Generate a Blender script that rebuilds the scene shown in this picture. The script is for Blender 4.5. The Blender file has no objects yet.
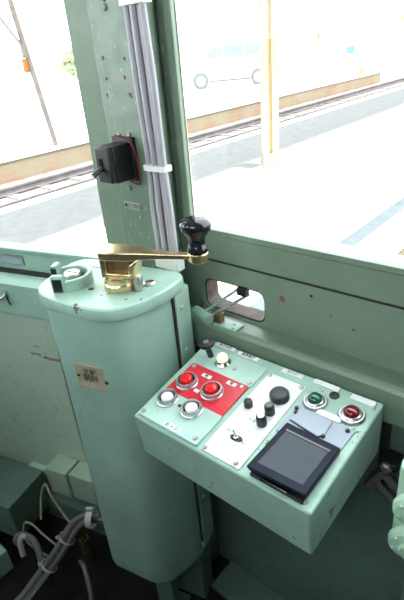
import bpy, bmesh, math, random
from mathutils import Vector as V, Matrix
random.seed(7)
SC = bpy.context.scene
COL = SC.collection
R = math.radians

# ------------------------------------------------------------------ materials
def new_mat(name):
    m = bpy.data.materials.new(name); m.use_nodes = True
    nt = m.node_tree; nt.nodes.clear()
    out = nt.nodes.new('ShaderNodeOutputMaterial')
    b = nt.nodes.new('ShaderNodeBsdfPrincipled')
    nt.links.new(b.outputs[0], out.inputs[0])
    return m, nt, b

def ramp(nt, src, p0, p1, c0=(0, 0, 0, 1), c1=(1, 1, 1, 1)):
    r = nt.nodes.new('ShaderNodeValToRGB')
    r.color_ramp.elements[0].position = p0; r.color_ramp.elements[0].color = c0
    r.color_ramp.elements[1].position = p1; r.color_ramp.elements[1].color = c1
    nt.links.new(src, r.inputs[0]); return r.outputs[0]

def noise(nt, scale, detail=4, rough=.6, stretch=None):
    tc = nt.nodes.new('ShaderNodeTexCoord')
    n = nt.nodes.new('ShaderNodeTexNoise')
    n.inputs['Scale'].default_value = scale
    n.inputs['Detail'].default_value = detail
    n.inputs['Roughness'].default_value = rough
    if stretch:
        mp = nt.nodes.new('ShaderNodeMapping'); mp.inputs['Scale'].default_value = stretch
        nt.links.new(tc.outputs['Object'], mp.inputs[0]); nt.links.new(mp.outputs[0], n.inputs[0])
    else:
        nt.links.new(tc.outputs['Object'], n.inputs[0])
    return n.outputs['Fac']

def mix(nt, fac, a, b):
    m = nt.nodes.new('ShaderNodeMix'); m.data_type = 'RGBA'
    if isinstance(fac, float): m.inputs[0].default_value = fac
    else: nt.links.new(fac, m.inputs[0])
    for i, s in ((6, a), (7, b)):
        if isinstance(s, tuple): m.inputs[i].default_value = (*s[:3], 1)
        else: nt.links.new(s, m.inputs[i])
    return m.outputs[2]

def bump(nt, b, src, strength, dist=.002):
    n = nt.nodes.new('ShaderNodeBump'); n.inputs['Strength'].default_value = strength
    n.inputs['Distance'].default_value = dist
    nt.links.new(src, n.inputs['Height']); nt.links.new(n.outputs[0], b.inputs['Normal'])

def plain(name, col, rough=.5, metal=0., var=.12, scale=18, bmp=0., spec=None):
    m, nt, b = new_mat(name)
    f = noise(nt, scale)
    c = mix(nt, ramp(nt, f, .3, .7), tuple(x * (1 - var) for x in col), tuple(min(1, x * (1 + var)) for x in col))
    nt.links.new(c, b.inputs['Base Color'])
    b.inputs['Roughness'].default_value = rough; b.inputs['Metallic'].default_value = metal
    if spec is not None: b.inputs['Specular IOR Level'].default_value = spec
    if bmp: bump(nt, b, f, bmp)
    return m

def paint(name, col, rough=.35, chips=.0, rust=(.16, .09, .055), scratch=.0, var=1.):
    """thick brushed enamel paint with blotches, chips and scratches"""
    m, nt, b = new_mat(name)
    big = noise(nt, 6, 3, .55); fine = noise(nt, 34, 3, .5)
    c = mix(nt, ramp(nt, big, .3, .72), tuple(x * (1 - .16 * var) for x in col), tuple(min(1, x * (1 + .13 * var)) for x in col))
    c = mix(nt, ramp(nt, fine, .5, .85), c, tuple(x * .9 for x in col))
    if scratch:
        s = noise(nt, 130, 5, .8, (1, 1, .35))
        c = mix(nt, ramp(nt, s, .685 - scratch, .70 - scratch), c, tuple(min(1, x * 2.3) for x in col))
    if chips:
        k = noise(nt, 26, 7, .72)
        c = mix(nt, ramp(nt, k, .70 - chips, .715 - chips), c, rust)
    nt.links.new(c, b.inputs['Base Color'])
    nt.links.new(ramp(nt, fine, .2, .9, (rough * .75,) * 3 + (1,), (min(1, rough * 1.5),) * 3 + (1,)), b.inputs['Roughness'])
    bump(nt, b, big, .18 * var, .004)
    return m

G_PALE = (.36, .60, .47)
M = {}
M['green'] = paint('pale_green_enamel', (.32, .50, .415), .34, .0)
M['green_chip'] = paint('chipped_pale_green_enamel', (.34, .53, .44), .33, .075, (.10, .075, .055))
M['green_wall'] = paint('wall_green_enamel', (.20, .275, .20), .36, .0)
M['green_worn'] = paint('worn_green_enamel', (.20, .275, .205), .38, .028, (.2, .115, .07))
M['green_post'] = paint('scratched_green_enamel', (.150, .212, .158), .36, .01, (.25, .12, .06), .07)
M['green_dull'] = paint('dull_olive_green_enamel', (.43, .55, .445), .3, .0, var=.2)
M['green_box'] = paint('box_green_enamel', (.33, .43, .325), .42, .0)
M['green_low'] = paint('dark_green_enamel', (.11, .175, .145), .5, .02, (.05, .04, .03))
M['green_plate'] = paint('console_plate_green', (.42, .62, .545), .3, .0)
M['red'] = paint('red_enamel', (.62, .018, .035), .3, .0)
M['white_plate'] = plain('white_plate', (.80, .82, .82), .35, var=.03)
M['grey_plate'] = plain('blue_grey_plate', (.29, .345, .42), .3, var=.05)
M['chrome'] = plain('chrome', (.72, .74, .75), .16, 1., var=.06)
M['ring_metal'] = plain('bezel_metal', (0.590, 0.598, 0.605), .34, 1., var=.05)
M['steel'] = plain('dull_steel', (.5, .5, .48), .38, .9, var=.2, scale=60)
M['brass'] = plain('worn_brass', (.80, .60, .36), .27, 1., var=.22, scale=45, bmp=.1)
M['brass_dark'] = plain('dark_brass', (.22, .15, .075), .5, .8, var=.3, scale=50)
M['black'] = plain('black_gloss', (.012, .012, .015), .12, var=.2)
M['black_matt'] = plain('black_plastic', (.013, .014, .016), .42, var=.25, scale=60)
M['grey_black'] = plain('charcoal_plastic', (.035, .038, .045), .45, var=.2, scale=60)
M['navy'] = plain('navy_housing', (.009, .012, .026), .42, var=.3, scale=40, bmp=.06, spec=.12)
M['cap_white'] = plain('white_button', (.86, .86, .84), .28, var=.02)
M['cap_red'] = plain('red_button', (.72, .012, .02), .2, var=.05)
M['label'] = plain('label_plastic', (.74, .80, .78), .4, var=.04)
M['ink'] = plain('ink', (.05, .06, .06), .6)
M['ink_faint'] = plain('faded_ink', (.42, .46, .47), .6)
M['tan_plate'] = plain('aged_tan_plate', (.38, .34, .24), .45, var=.18, scale=60)
M['cable'] = plain('grey_pvc_cable', (.40, .39, .43), .42, var=.06)
M['cable_floor'] = plain('dusty_grey_cable', (0.124, 0.121, 0.124), .55, var=.15)
M['cable_dark'] = plain('dark_grey_cable', (.16, .16, .17), .5, var=.15)
M['tie_grey'] = plain('grey_nylon', (.42, .43, .42), .5, var=.1)  # darker nylon for the sleeve, ties and clamp near the floor
M['tie'] = plain('white_nylon', (.80, .82, .80), .4, var=.03)
M['wire_red'] = plain('red_wire', (0.210, 0.010, 0.015), .4)
M['wire_tan'] = plain('tan_wire', (.34, .31, .22), .5)
M['floor'] = plain('dark_floor', (.012, .0115, .011), .85, var=.4, scale=14, bmp=.3, spec=.1)
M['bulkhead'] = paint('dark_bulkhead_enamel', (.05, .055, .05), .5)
M['ceiling'] = plain('grey_ceiling', (.30, .31, .28), .6, var=.04)  # out of view, kept grey to weaken the bounce from above
M['valve'] = paint('valve_green', (.36, .56, .42), .42, .02, (.1, .09, .08))
M['rubber'] = plain('black_rubber', (.02, .02, .02), .7)
M['rust'] = plain('rust', (.24, .10, .05), .8, var=.4, scale=120)
M['wood'] = plain('tan_wood', (.34, .22, .11), .6, var=.2)

def emissive(name, col, strength, base):
    m, nt, b = new_mat(name)
    f = noise(nt, 90)
    nt.links.new(mix(nt, ramp(nt, f, .3, .7), base, tuple(min(1, x * 1.15) for x in base)), b.inputs['Base Color'])
    b.inputs['Roughness'].default_value = .25
    b.inputs['Emission Color'].default_value = (*col, 1); b.inputs['Emission Strength'].default_value = strength
    return m
M['lamp_on'] = emissive('lit_lamp_lens', (1., .78, .42), .75, (.85, .75, .55))
def lens(name, col):
    m, nt, b = new_mat(name)
    f = noise(nt, 140)
    nt.links.new(mix(nt, ramp(nt, f, .3, .7), tuple(x * .6 for x in col), tuple(x * 1.3 for x in col)), b.inputs['Base Color'])
    b.inputs['Roughness'].default_value = .08; b.inputs['Coat Weight'].default_value = .5
    return m
M['lens_green'] = lens('green_lens', (.004, .10, .06))
M['lens_red'] = lens('red_lens', (.16, .006, .01))
M['screen'] = plain('dark_screen_glass', (.02, .034, .048), .05, var=.1, spec=.2)

def glass_mat():
    m = bpy.data.materials.new('window_glass'); m.use_nodes = True
    nt = m.node_tree; nt.nodes.clear()
    out = nt.nodes.new('ShaderNodeOutputMaterial')
    t = nt.nodes.new('ShaderNodeBsdfTransparent'); t.inputs[0].default_value = (.97, .98, .975, 1)
    g = nt.nodes.new('ShaderNodeBsdfGlossy'); g.inputs['Roughness'].default_value = .02
    mx = nt.nodes.new('ShaderNodeMixShader')
    mx.inputs[0].default_value = .02; nt.links.new(t.outputs[0], mx.inputs[1])
    nt.links.new(g.outputs[0], mx.inputs[2]); nt.links.new(mx.outputs[0], out.inputs[0])
    return m
M['glass'] = glass_mat()

# outdoor materials
M['platform'] = plain('pale_concrete', (0.745, 0.729, 0.680), .8, var=.08, scale=3, spec=0.)
M['shade_band'] = plain('bluish_platform_shade', (0.144, 0.146, 0.144), .8, var=.1, scale=6, spec=0.)  # platform tone darkened, canopy shade put into the colour
M['paving_pink'] = plain('pinkish_paving', (0.203, 0.175, 0.159), .8, var=.12, scale=5, spec=0.)
M['block'] = plain('concrete_block', (0.186, 0.181, 0.162), .85, spec=0.)
M['bluish_line'] = plain('bluish_edge_line', (0.097, 0.113, 0.120), .8, var=.1, scale=6, spec=0.)  # even bluish tone, darker than the platform around it
M['kerb'] = plain('white_kerb', (0.820, 0.820, 0.820), .7, var=.05, spec=0.)
M['ballast'] = plain('ballast', (0.204, 0.179, 0.163), .95, var=.45, scale=9, bmp=.5, spec=0.)
M['rail'] = plain('rail_steel', (0.120, 0.110, 0.113), .6, 0., var=.25, scale=5, spec=0.)
M['sleeper'] = plain('sleeper', (0.173, 0.150, 0.134), .9, var=.3, spec=0.)
M['street'] = plain('street', (0.820, 0.820, 0.820), .9, var=.05, scale=1, spec=0.)
M['cream'] = plain('cream_steel', (0.437, 0.348, 0.203), .6, var=.1, scale=4, spec=0.)
M['post_steel'] = plain('weathered_steel_post', (0.117, 0.099, 0.089), .6, var=.2, scale=5, spec=0.)
M['post_brown'] = plain('brown_signal_box', (0.181, 0.079, 0.029), .6, var=.2, scale=8, spec=0.)
M['car'] = plain('white_car_paint', (0.551, 0.567, 0.583), .25, var=.02, scale=1)
M['car_glass'] = plain('car_window', (0.112, 0.138, 0.151), .3, var=.1, scale=2)
M['tyre'] = plain('tyre', (0.100, 0.106, 0.110), .8, spec=0.)
M['hub'] = plain('wheel_hub', (0.159, 0.170, 0.176), .5, .0, spec=0.)
M['leaf'] = plain('leaves', (0.275, 0.324, 0.186), .8, var=.3, scale=3, spec=0.)
M['leaf2'] = plain('pale_leaves', (0.486, 0.502, 0.356), .8, var=.3, scale=3, spec=0.)  # both leaf tones lightened in place of outdoor glare
M['bark'] = plain('bark', (0.243, 0.178, 0.130), .9)
M['wall_white'] = plain('white_render', (0.820, 0.820, 0.820), .9, var=.03, scale=1)
M['wall_pink'] = plain('pinkish_render', (0.820, 0.820, 0.820), .9, var=.03, scale=1)
M['orange'] = plain('orange_board', (0.820, 0.486, 0.194), .7)
M['blue'] = plain('blue_board', (0.097, 0.259, 0.308), .6, spec=0.)
M['yellow'] = plain('yellow_paint', (0.820, 0.820, 0.130), .6, spec=0.)
M['redpost'] = plain('red_post', (0.324, 0.162, 0.154), .6, spec=0.)
M['fence'] = plain('pale_yellow_fence', (0.275, 0.259, 0.170), .7, spec=0.)
def brick_mat():
    m, nt, b = new_mat('brick_wall')
    tc = nt.nodes.new('ShaderNodeTexCoord'); mp = nt.nodes.new('ShaderNodeMapping')
    mp.inputs['Rotation'].default_value = (R(90), 0, R(90))
    bt = nt.nodes.new('ShaderNodeTexBrick')
    bt.inputs['Scale'].default_value = 4; bt.inputs['Color1'].default_value = (0.203, 0.121, 0.084, 1)
    bt.inputs['Color2'].default_value = (0.159, 0.133, 0.094, 1); bt.inputs['Mortar'].default_value = (0.227, 0.207, 0.162, 1)
    nt.links.new(tc.outputs['Object'], mp.inputs[0]); nt.links.new(mp.outputs[0], bt.inputs[0])
    c = mix(nt, ramp(nt, noise(nt, 1.2), .35, .65), bt.outputs[0], (0.191, 0.170, 0.126))
    nt.links.new(c, b.inputs['Base Color']); b.inputs['Roughness'].default_value = .9; b.inputs['Specular IOR Level'].default_value = 0
    return m
M['brick'] = brick_mat()

# ------------------------------------------------------------------ helpers
ORG = {}
def bm_(): return bmesh.new()

def finish(name, bm, mat, parent=None, smooth=30, bevel=0, seg=2):
    bmesh.ops.recalc_face_normals(bm, faces=bm.faces)
    xs = [v.co for v in bm.verts]
    lo = V((min(v.x for v in xs), min(v.y for v in xs), min(v.z for v in xs)))
    hi = V((max(v.x for v in xs), max(v.y for v in xs), max(v.z for v in xs)))
    c = (lo + hi) / 2
    if parent is None: c.z = lo.z
    bmesh.ops.translate(bm, verts=bm.verts, vec=-c)
    me = bpy.data.meshes.new(name); bm.to_mesh(me); bm.free()
    o = bpy.data.objects.new(name, me); COL.objects.link(o)
    me.materials.append(M[mat] if isinstance(mat, str) else mat)
    if smooth:
        for p in me.polygons: p.use_smooth = True
        me.set_sharp_from_angle(angle=R(smooth))
    ORG[o] = c
    if parent is not None:
        o.parent = parent; o.location = c - ORG[parent]
    else: o.location = c
    if bevel:
        b = o.modifiers.new('bevel', 'BEVEL'); b.width = bevel; b.segments = seg; b.limit_method = 'ANGLE'; b.angle_limit = R(40)
    return o
obj = finish

def thing(name, label, cat, loc, group=None):
    o = bpy.data.objects.new(name, None); COL.objects.link(o)
    o.location = loc; o.empty_display_size = .05; ORG[o] = V(loc)
    return tag(o, label, cat, group)
def tag(o, label, cat, group=None):
    o['label'] = label; o['category'] = cat
    if group: o['group'] = group
    return o
def struct(name, bm, mat, parent=None, **k):
    o = obj(name, bm, mat, parent, **k)
    if parent is None: o['kind'] = 'structure'
    return o
def dup(o, parent=None, delta=(0, 0, 0), label=None):
    c = o.copy(); COL.objects.link(c)
    ORG[c] = ORG[o] + V(delta)
    if parent is not None: c.parent = parent
    else: c.location = o.location + V(delta)
    if label: c['label'] = label
    for ch in list(o.children): dup2(ch, c)
    return c
def dup2(o, parent):
    c = o.copy(); COL.objects.link(c); c.parent = parent; ORG[c] = ORG[o]
    for ch in list(o.children): dup2(ch, c)

def frame(o, ex, ey, ez):
    m = Matrix.Identity(4)
    for i, e in enumerate((ex, ey, ez)):
        for j in range(3): m[j][i] = e[j]
    for j in range(3): m[j][3] = o[j]
    return m
I4 = Matrix.Identity(4)

def box(bm, lo, hi, m=I4):
    vs = [bm.verts.new(m @ V((x, y, z))) for z in (lo[2], hi[2]) for y in (lo[1], hi[1]) for x in (lo[0], hi[0])]
    for f in ((0, 2, 3, 1), (4, 5, 7, 6), (0, 1, 5, 4), (2, 6, 7, 3), (0, 4, 6, 2), (1, 3, 7, 5)):
        bm.faces.new([vs[i] for i in f])
    return vs

def prism(bm, poly, z0, z1, m=I4):
    a = [bm.verts.new(m @ V((p[0], p[1], z0))) for p in poly]
    b = [bm.verts.new(m @ V((p[0], p[1], z1))) for p in poly]
    n = len(poly)
    bm.faces.new(a[::-1]); bm.faces.new(b)
    for i in range(n): bm.faces.new((a[i], a[(i + 1) % n], b[(i + 1) % n], b[i]))

def loft(bm, rings, cap=True):
    vr = [[bm.verts.new(p) for p in r] for r in rings]
    n = len(rings[0])
    for a, b in zip(vr, vr[1:]):
        for i in range(n): bm.faces.new((a[i], a[(i + 1) % n], b[(i + 1) % n], b[i]))
    if cap: bm.faces.new(vr[0][::-1]); bm.faces.new(vr[-1])

def lathe(bm, prof, m=I4, seg=24):
    """prof: list of (r, h) from bottom to top; closed where r == 0"""
    rows = []
    for r, h in prof:
        if r < 1e-6: rows.append([bm.verts.new(m @ V((0, 0, h)))])
        else: rows.append([bm.verts.new(m @ V((r * math.cos(2 * math.pi * i / seg), r * math.sin(2 * math.pi * i / seg), h))) for i in range(seg)])
    for a, b in zip(rows, rows[1:]):
        for i in range(seg):
            j = (i + 1) % seg
            if len(a) == 1 and len(b) == 1: continue
            if len(a) == 1: bm.faces.new((a[0], b[j], b[i]))
            elif len(b) == 1: bm.faces.new((a[i], a[j], b[0]))
            else: bm.faces.new((a[i], a[j], b[j], b[i]))

def smooth_path(pts, n=8):
    pts = [V(p) for p in pts]
    if len(pts) < 3: return pts
    out = []
    for i in range(len(pts) - 1):
        p0 = pts[max(i - 1, 0)]; p1 = pts[i]; p2 = pts[i + 1]; p3 = pts[min(i + 2, len(pts) - 1)]
        for k in range(n):
            t = k / n
            out.append(.5 * ((2 * p1) + (-p0 + p2) * t + (2 * p0 - 5 * p1 + 4 * p2 - p3) * t * t + (-p0 + 3 * p1 - 3 * p2 + p3) * t ** 3))
    out.append(pts[-1]); return out

def tube(bm, pts, r, seg=10, n=8):
    path = smooth_path(pts, n); rings = []
    up = V((0, 0, 1)); prev = None
    for i, p in enumerate(path):
        t = (path[min(i + 1, len(path) - 1)] - path[max(i - 1, 0)]).normalized()
        if prev is None:
            a = t.cross(up if abs(t.dot(up)) < .9 else V((1, 0, 0))).normalized()
        else: a = (prev - t * prev.dot(t)).normalized()
        prev = a; b = t.cross(a)
        rr = r(i / (len(path) - 1)) if callable(r) else r
        rings.append([p + rr * (math.cos(2 * math.pi * k / seg) * a + math.sin(2 * math.pi * k / seg) * b) for k in range(seg)])
    loft(bm, rings)

def rod(bm, p0, p1, r, seg=14):
    tube(bm, [p0, p1], r, seg)

def rrect(x0, y0, x1, y1, r, n=5):
    out = []
    for cx, cy, a0 in ((x1 - r, y1 - r, 0), (x0 + r, y1 - r, 90), (x0 + r, y0 + r, 180), (x1 - r, y0 + r, 270)):
        for k in range(n + 1):
            a = R(a0 + 90 * k / n); out.append((cx + r * math.cos(a), cy + r * math.sin(a)))
    return out

def closed_spline(pts, n=5):
    out = []; N = len(pts)
    for i in range(N):
        p0, p1, p2, p3 = (V((*pts[(i + k) % N], 0)) for k in (-1, 0, 1, 2))
        for k in range(n):
            t = k / n
            q = .5 * ((2 * p1) + (-p0 + p2) * t + (2 * p0 - 5 * p1 + 4 * p2 - p3) * t * t + (-p0 + 3 * p1 - 3 * p2 + p3) * t ** 3)
            out.append((q.x, q.y))
    return out

def lettering(text, size, m, parent, mat='ink', name='lettering', depth=.0002, bold=0):
    cu = bpy.data.curves.new('t', 'FONT'); cu.body = text; cu.size = size
    cu.align_x = 'CENTER'; cu.align_y = 'CENTER'; cu.extrude = depth; cu.offset = bold; cu.resolution_u = 2
    to = bpy.data.objects.new('t', cu); COL.objects.link(to)
    bpy.context.view_layer.update()
    me = to.evaluated_get(bpy.context.evaluated_depsgraph_get()).to_mesh()
    bm = bm_(); bm.from_mesh(me); to.to_mesh_clear()
    bpy.data.objects.remove(to); bpy.data.curves.remove(cu)
    if not bm.verts: bm.free(); return None
    bmesh.ops.transform(bm, matrix=m, verts=bm.verts)
    return obj(name, bm, mat, parent, smooth=0)

def screw(m, r, parent, mat='steel', name='screw', h=.004):
    bm = bm_(); lathe(bm, [(0, 0), (r, 0), (r, h * .55), (r * .7, h), (0, h * 1.05)], m, 12)
    return obj(name, bm, mat, parent)

# ------------------------------------------------------------------ the cab shell
def quad_wall(name, pts, th, mat, **k):      # a wall panel from four corners, extruded away from the room
    pts = [V(p) for p in pts]
    n = (pts[1] - pts[0]).cross(pts[3] - pts[0]).normalized()
    bm = bm_(); loft(bm, [pts, [p + n * th for p in pts]])
    return struct(name, bm, mat, **k)

YP = .715
D = V((.961, .276, 0)); N = V((-.276, .961, 0))          # along / out through the raked left front wall
PL = V((-.90, .655, 0))                                   # a point on the raked wall plane
def LW(a, off, z): return PL + D * a - N * off + V((0, 0, z))   # off: distance into the cab

XL, XR = -1.52, .48
bm = bm_(); box(bm, (-1.58, -.6, -.06), (XR + .05, .78, 0)); struct('floor', bm, 'floor', smooth=0)
bm = bm_(); box(bm, (-1.58, -.6, 2.25), (XR + .05, .80, 2.31)); struct('ceiling', bm, 'ceiling', smooth=0)

# front wall: lower wall, shelf with lip, panel with the slot, capping sill
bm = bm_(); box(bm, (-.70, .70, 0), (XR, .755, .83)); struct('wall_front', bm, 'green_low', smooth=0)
# shelf
bm = bm_()
prof = [(.70, .80), (.664, .80), (.660, .806), (.660, .868), (.664, .874), (.672, .876), (.672, .8735), (.73, .8735), (.73, .80)]
loft(bm, [[V((x, y, z)) for y, z in prof] for x in (-.69, XR)])
struct('trim_1', bm, 'green_worn')
# panel with the rounded slot
def wall_with_hole(name, x0, x1, z0, z1, hole, y0, y1, mat):
    bm = bm_()
    hv = hole; n = len(hv)
    for y in (y0, y1):
        out = [bm.verts.new((x, y, z)) for x, z in ((x0, z0), (x1, z0), (x1, z1), (x0, z1))]
        inn = [bm.verts.new((x, y, z)) for x, z in hv]
        e = [bm.edges.new((out[i], out[(i + 1) % 4])) for i in range(4)] + [bm.edges.new((inn[i], inn[(i + 1) % n])) for i in range(n)]
        bmesh.ops.triangle_fill(bm, edges=e, use_beauty=True)
        if y == y0: o0, i0 = out, inn
        else: o1, i1 = out, inn
    for a, b in ((o0, o1), (i0, i1)):
        k = len(a)
        for i in range(k): bm.faces.new((a[i], a[(i + 1) % k], b[(i + 1) % k], b[i]))
    return struct(name, bm, mat, smooth=35)
hole = rrect(-.648, .879, -.488, .952, .02, 4)
wall_with_hole('trim_2', -.69, XR, .8735, 1.004, hole, YP, YP + .045, 'green_worn')
pan = bpy.data.objects['trim_2']
for x, z, r, mt in ((-.4475, .952, .0075, 'rust'), (-.345, .945, .0045, 'bark'), (-.385, .975, .003, 'black_matt'), (-.30, .93, .0035, 'rust')):
    rnd = random.Random(int(z * 1000))
    bm = bm_(); prism(bm, [(r * rnd.uniform(.6, 1.25) * math.cos(R(a)), r * rnd.uniform(.6, 1.1) * math.sin(R(a))) for a in range(0, 360, 30)], -.001, .0006, frame(V((x, YP, z)), V((1, 0, 0)), V((0, 0, 1)), V((0, -1, 0))))
    obj('paint_chip', bm, mt, pan, smooth=0)
# worn slot lining
bm = bm_()
h2 = rrect(-.6475, .8795, -.4885, .9515, .02, 4); h3 = rrect(-.6445, .8825, -.4915, .9485, .018, 4)
loft(bm, [[V((x, YP + .003, z)) for x, z in h2], [V((x, YP + .043, z)) for x, z in h2], [V((x, YP + .043, z)) for x, z in h3], [V((x, YP + .003, z)) for x, z in h3], [V((x, YP + .003, z)) for x, z in h2]], cap=False)
struct('trim_3', bm, plain('bare_worn_metal', (0.050, 0.037, 0.025), .7, .1, var=.5, scale=50))
# upper sheet (overlaps the lower panel, a dark joint between) and capping sill
bm = bm_()
prof = [(YP - .002, 1.0), (YP - .004, 1.003), (YP - .004, 1.056), (YP - .010, 1.060), (YP - .010, 1.070), (YP - .006, 1.0715), (YP + .05, 1.066), (YP + .05, 1.0)]
loft(bm, [[V((x, y, z)) for y, z in prof] for x in (-.66, XR)])
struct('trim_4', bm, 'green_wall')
bm = bm_(); box(bm, (-.66, YP - .0035, .9968), (XR, YP + .01, 1.0005)); struct('trim_5', bm, 'rubber', smooth=0)
# header above the windscreen and the wind screen pane
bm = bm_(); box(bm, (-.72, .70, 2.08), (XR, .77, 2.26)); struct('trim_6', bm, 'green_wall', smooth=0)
def window(n, corners, bars):
    bm = bm_(); pts = [V(p) for p in corners]; nn = (pts[1] - pts[0]).cross(pts[3] - pts[0]).normalized()
    loft(bm, [pts, [p + nn * .004 for p in pts]])
    o = struct('window_%d' % n, bm, 'glass', smooth=0)
    if bars: 
        b2 = bm_(); bars(b2); obj('window_frame', b2, 'green_wall', o, bevel=.002)
    return o
def front_bars(b):
    box(b, (-.674, .698, 1.072), (-.6575, .712, 2.09)); box(b, (-.668, .695, 1.072), (-.6525, .703, 2.09))
window(1, [(-.66, .735, 1.07), (XR, .735, 1.07), (XR, .735, 2.09), (-.66, .735, 2.09)], front_bars)

# corner post between the two panes
post_poly = [(-.829, .660), (-.674, .660), (-.690, .701), (-.656, .713), (-.676, .737), (-.71, .76), (-.82, .76), (-.832, .672)]
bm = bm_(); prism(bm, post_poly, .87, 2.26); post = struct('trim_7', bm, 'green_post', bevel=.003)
# raked left pane: jamb strip, panel under it, ledge, lower wall
bm = bm_()
a0 = 0.015
loft(bm, [[LW(.009, .0, z), LW(.08, .004, z), LW(.08, -.06, z), LW(.055, -.06, z)] for z in (.87, 2.26)])
struct('trim_8', bm, 'green_wall', smooth=0)
bm = bm_()
loft(bm, [[LW(a, .0, .86), LW(a, .0, .955), LW(a, .012, .960), LW(a, .012, .967), LW(a, .008, .969), LW(a, -.05, .956), LW(a, -.05, .86)] for a in (-.66, .06)])
struct('trim_9', bm, 'green', smooth=25)
bm = bm_()
loft(bm, [[LW(a, -.03, .80), LW(a, .066, .80), LW(a, .072, .805), LW(a, .072, .894), LW(a, .064, .902), LW(a, .012, .899), LW(a, .010, .888), LW(a, -.03, .888)] for a in (-.66, .16)])
l_ = None
ledge = struct('trim_10', bm, 'green', smooth=25)
bm = bm_(); loft(bm, [[LW(a, .0, .899), LW(a, .022, .8995), LW(a, .022, .9015), LW(a, .0, .903)] for a in (-.66, .04)])
struct('trim_14', bm, 'rubber', smooth=0)
bm = bm_()
loft(bm, [[LW(a, -.03, 0), LW(a, .062, 0), LW(a, .062, .82), LW(a, -.03, .82)] for a in (-.66, .2)])
struct('wall_left_front', bm, 'green_dull', smooth=0)
wl_ = bpy.data.objects['wall_left_front']
for (a0_, a1_, z0_, z1_, k) in ((-.235, -.155, .665, .672, 1), (-.275, -.24, .672, .678, 2), (-.26, -.235, .70, .703, 3)):
    rnd = random.Random(k); bm = bm_()
    n_ = 9; up_ = [(a0_ + (a1_ - a0_) * i / n_, z1_ + rnd.uniform(-.002, .002)) for i in range(n_ + 1)]; dn_ = [(a0_ + (a1_ - a0_) * i / n_, z0_ + rnd.uniform(-.003, .002)) for i in range(n_ + 1)]
    prism(bm, up_ + dn_[::-1], -.001, .0006, frame(PL - N * .062, D, V((0, 0, 1)), -N)); obj('paint_chip', bm, 'bark', wl_, smooth=0)
bm = bm_()
loft(bm, [[LW(a, .05, 0), LW(a, .095, 0), LW(a, .095, .085), LW(a, .085, .10), LW(a, .05, .10)] for a in (-.66, .14)])
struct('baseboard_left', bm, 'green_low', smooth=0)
bm = bm_(); loft(bm, [[LW(a, .012, 2.08), LW(a, -.05, 2.08), LW(a, -.05, 2.26), LW(a, .012, 2.26)] for a in (-.66, .07)])
struct('trim_11', bm, 'green_wall', smooth=0)
window(2, [LW(-.66, -.02, .965), LW(.0, -.02, .965), LW(.0, -.02, 2.09), LW(-.66, -.02, 2.09)], None)
# left side wall with its window, solid right side wall, back wall with openings added for light
def side_wall(name, x0, x1, y0, y1, wy0, wy1, z0, z1, mat):
    bm = bm_()
    box(bm, (x0, y0, 0), (x1, y1, z0)); box(bm, (x0, y0, z1), (x1, y1, 2.26))
    box(bm, (x0, y0, z0), (x1, wy0, z1)); box(bm, (x0, wy1, z0), (x1, y1, z1))
    return struct(name, bm, mat, smooth=0)
side_wall('wall_left', XL - .06, XL, -.55, .56, -.45, .36, 1.12, 1.95, 'green_low')
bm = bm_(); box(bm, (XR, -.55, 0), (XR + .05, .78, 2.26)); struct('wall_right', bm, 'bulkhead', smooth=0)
bm = bm_()
box(bm, (XL - .06, -.61, 0), (XR + .05, -.55, 1.40)); box(bm, (XL - .06, -.61, 2.1), (XR + .05, -.55, 2.26))
for x0, x1 in ((XL - .06, -1.40), (-.85, -.50), (.38, XR + .05)): box(bm, (x0, -.61, 1.40), (x1, -.55, 2.1))
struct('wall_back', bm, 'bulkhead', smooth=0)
window(3, [(XL - .03, -.45, 1.12), (XL - .03, .36, 1.12), (XL - .03, .36, 1.95), (XL - .03, -.45, 1.95)], None)
window(4, [(-.50, -.58, 1.40), (.38, -.58, 1.40), (.38, -.58, 2.1), (-.50, -.58, 2.1)], None)  # unseen window, added as key light on faces turned to the cab
window(5, [(-1.40, -.58, 1.40), (-.85, -.58, 1.40), (-.85, -.58, 2.1), (-1.40, -.58, 2.1)], None)  # unseen window, added to light the left wall and pedestal
# pale patch, wood sliver and strip in the corner behind the pedestal
bm = bm_(); box(bm, (-.725, .648, 0), (-.668, .70, .87)); struct('trim_12', bm, 'green_low', smooth=0)
bm = bm_(); box(bm, (-.222, .690, .60), (-.208, .702, .80)); struct('trim_13', bm, 'rubber', smooth=0)

# details fixed to the post: rusty screw holes, small plate
PF = .6595
def post_at(x, z): return frame(V((x, PF, z)), V((1, 0, 0)), V((0, 0, 1)), V((0, -1, 0)))
for x, z, r in ((-.8046, 1.393, .0042), (-.7448, 1.389, .0032), (-.8043, 1.357, .0028), (-.7509, 1.358, .0036), (-.8095, 1.328, .003), (-.7433, 1.328, .0042), (-.7399, 1.324, .0022)):
    bm = bm_(); lathe(bm, [(0, 0), (r, 0), (r * .8, .0008), (0, .0006)], post_at(x, z), 9); obj('screw_hole', bm, 'rust', post)
for x, z in ((-.777, 1.473), (-.777, 1.487), (-.7835, 1.147)):
    screw(post_at(x, z), .006, post, 'green_post', h=.003)
bm = bm_(); box(bm, (-.026, -.008, 0), (.024, .008, .0015), post_at(-.782, 1.109)); pn = obj('small_plate', bm, 'steel', post, bevel=.0005)
pn['label'] = 'small bare metal plate screwed to the green post'
screw(post_at(-.802, 1.109) @ Matrix.Translation((0, 0, .001)), .004, pn, 'black_matt', h=.002)
lettering('○○', .011, post_at(-.769, 1.109) @ Matrix.Translation((0, 0, .0016)), pn, 'ink')

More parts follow.
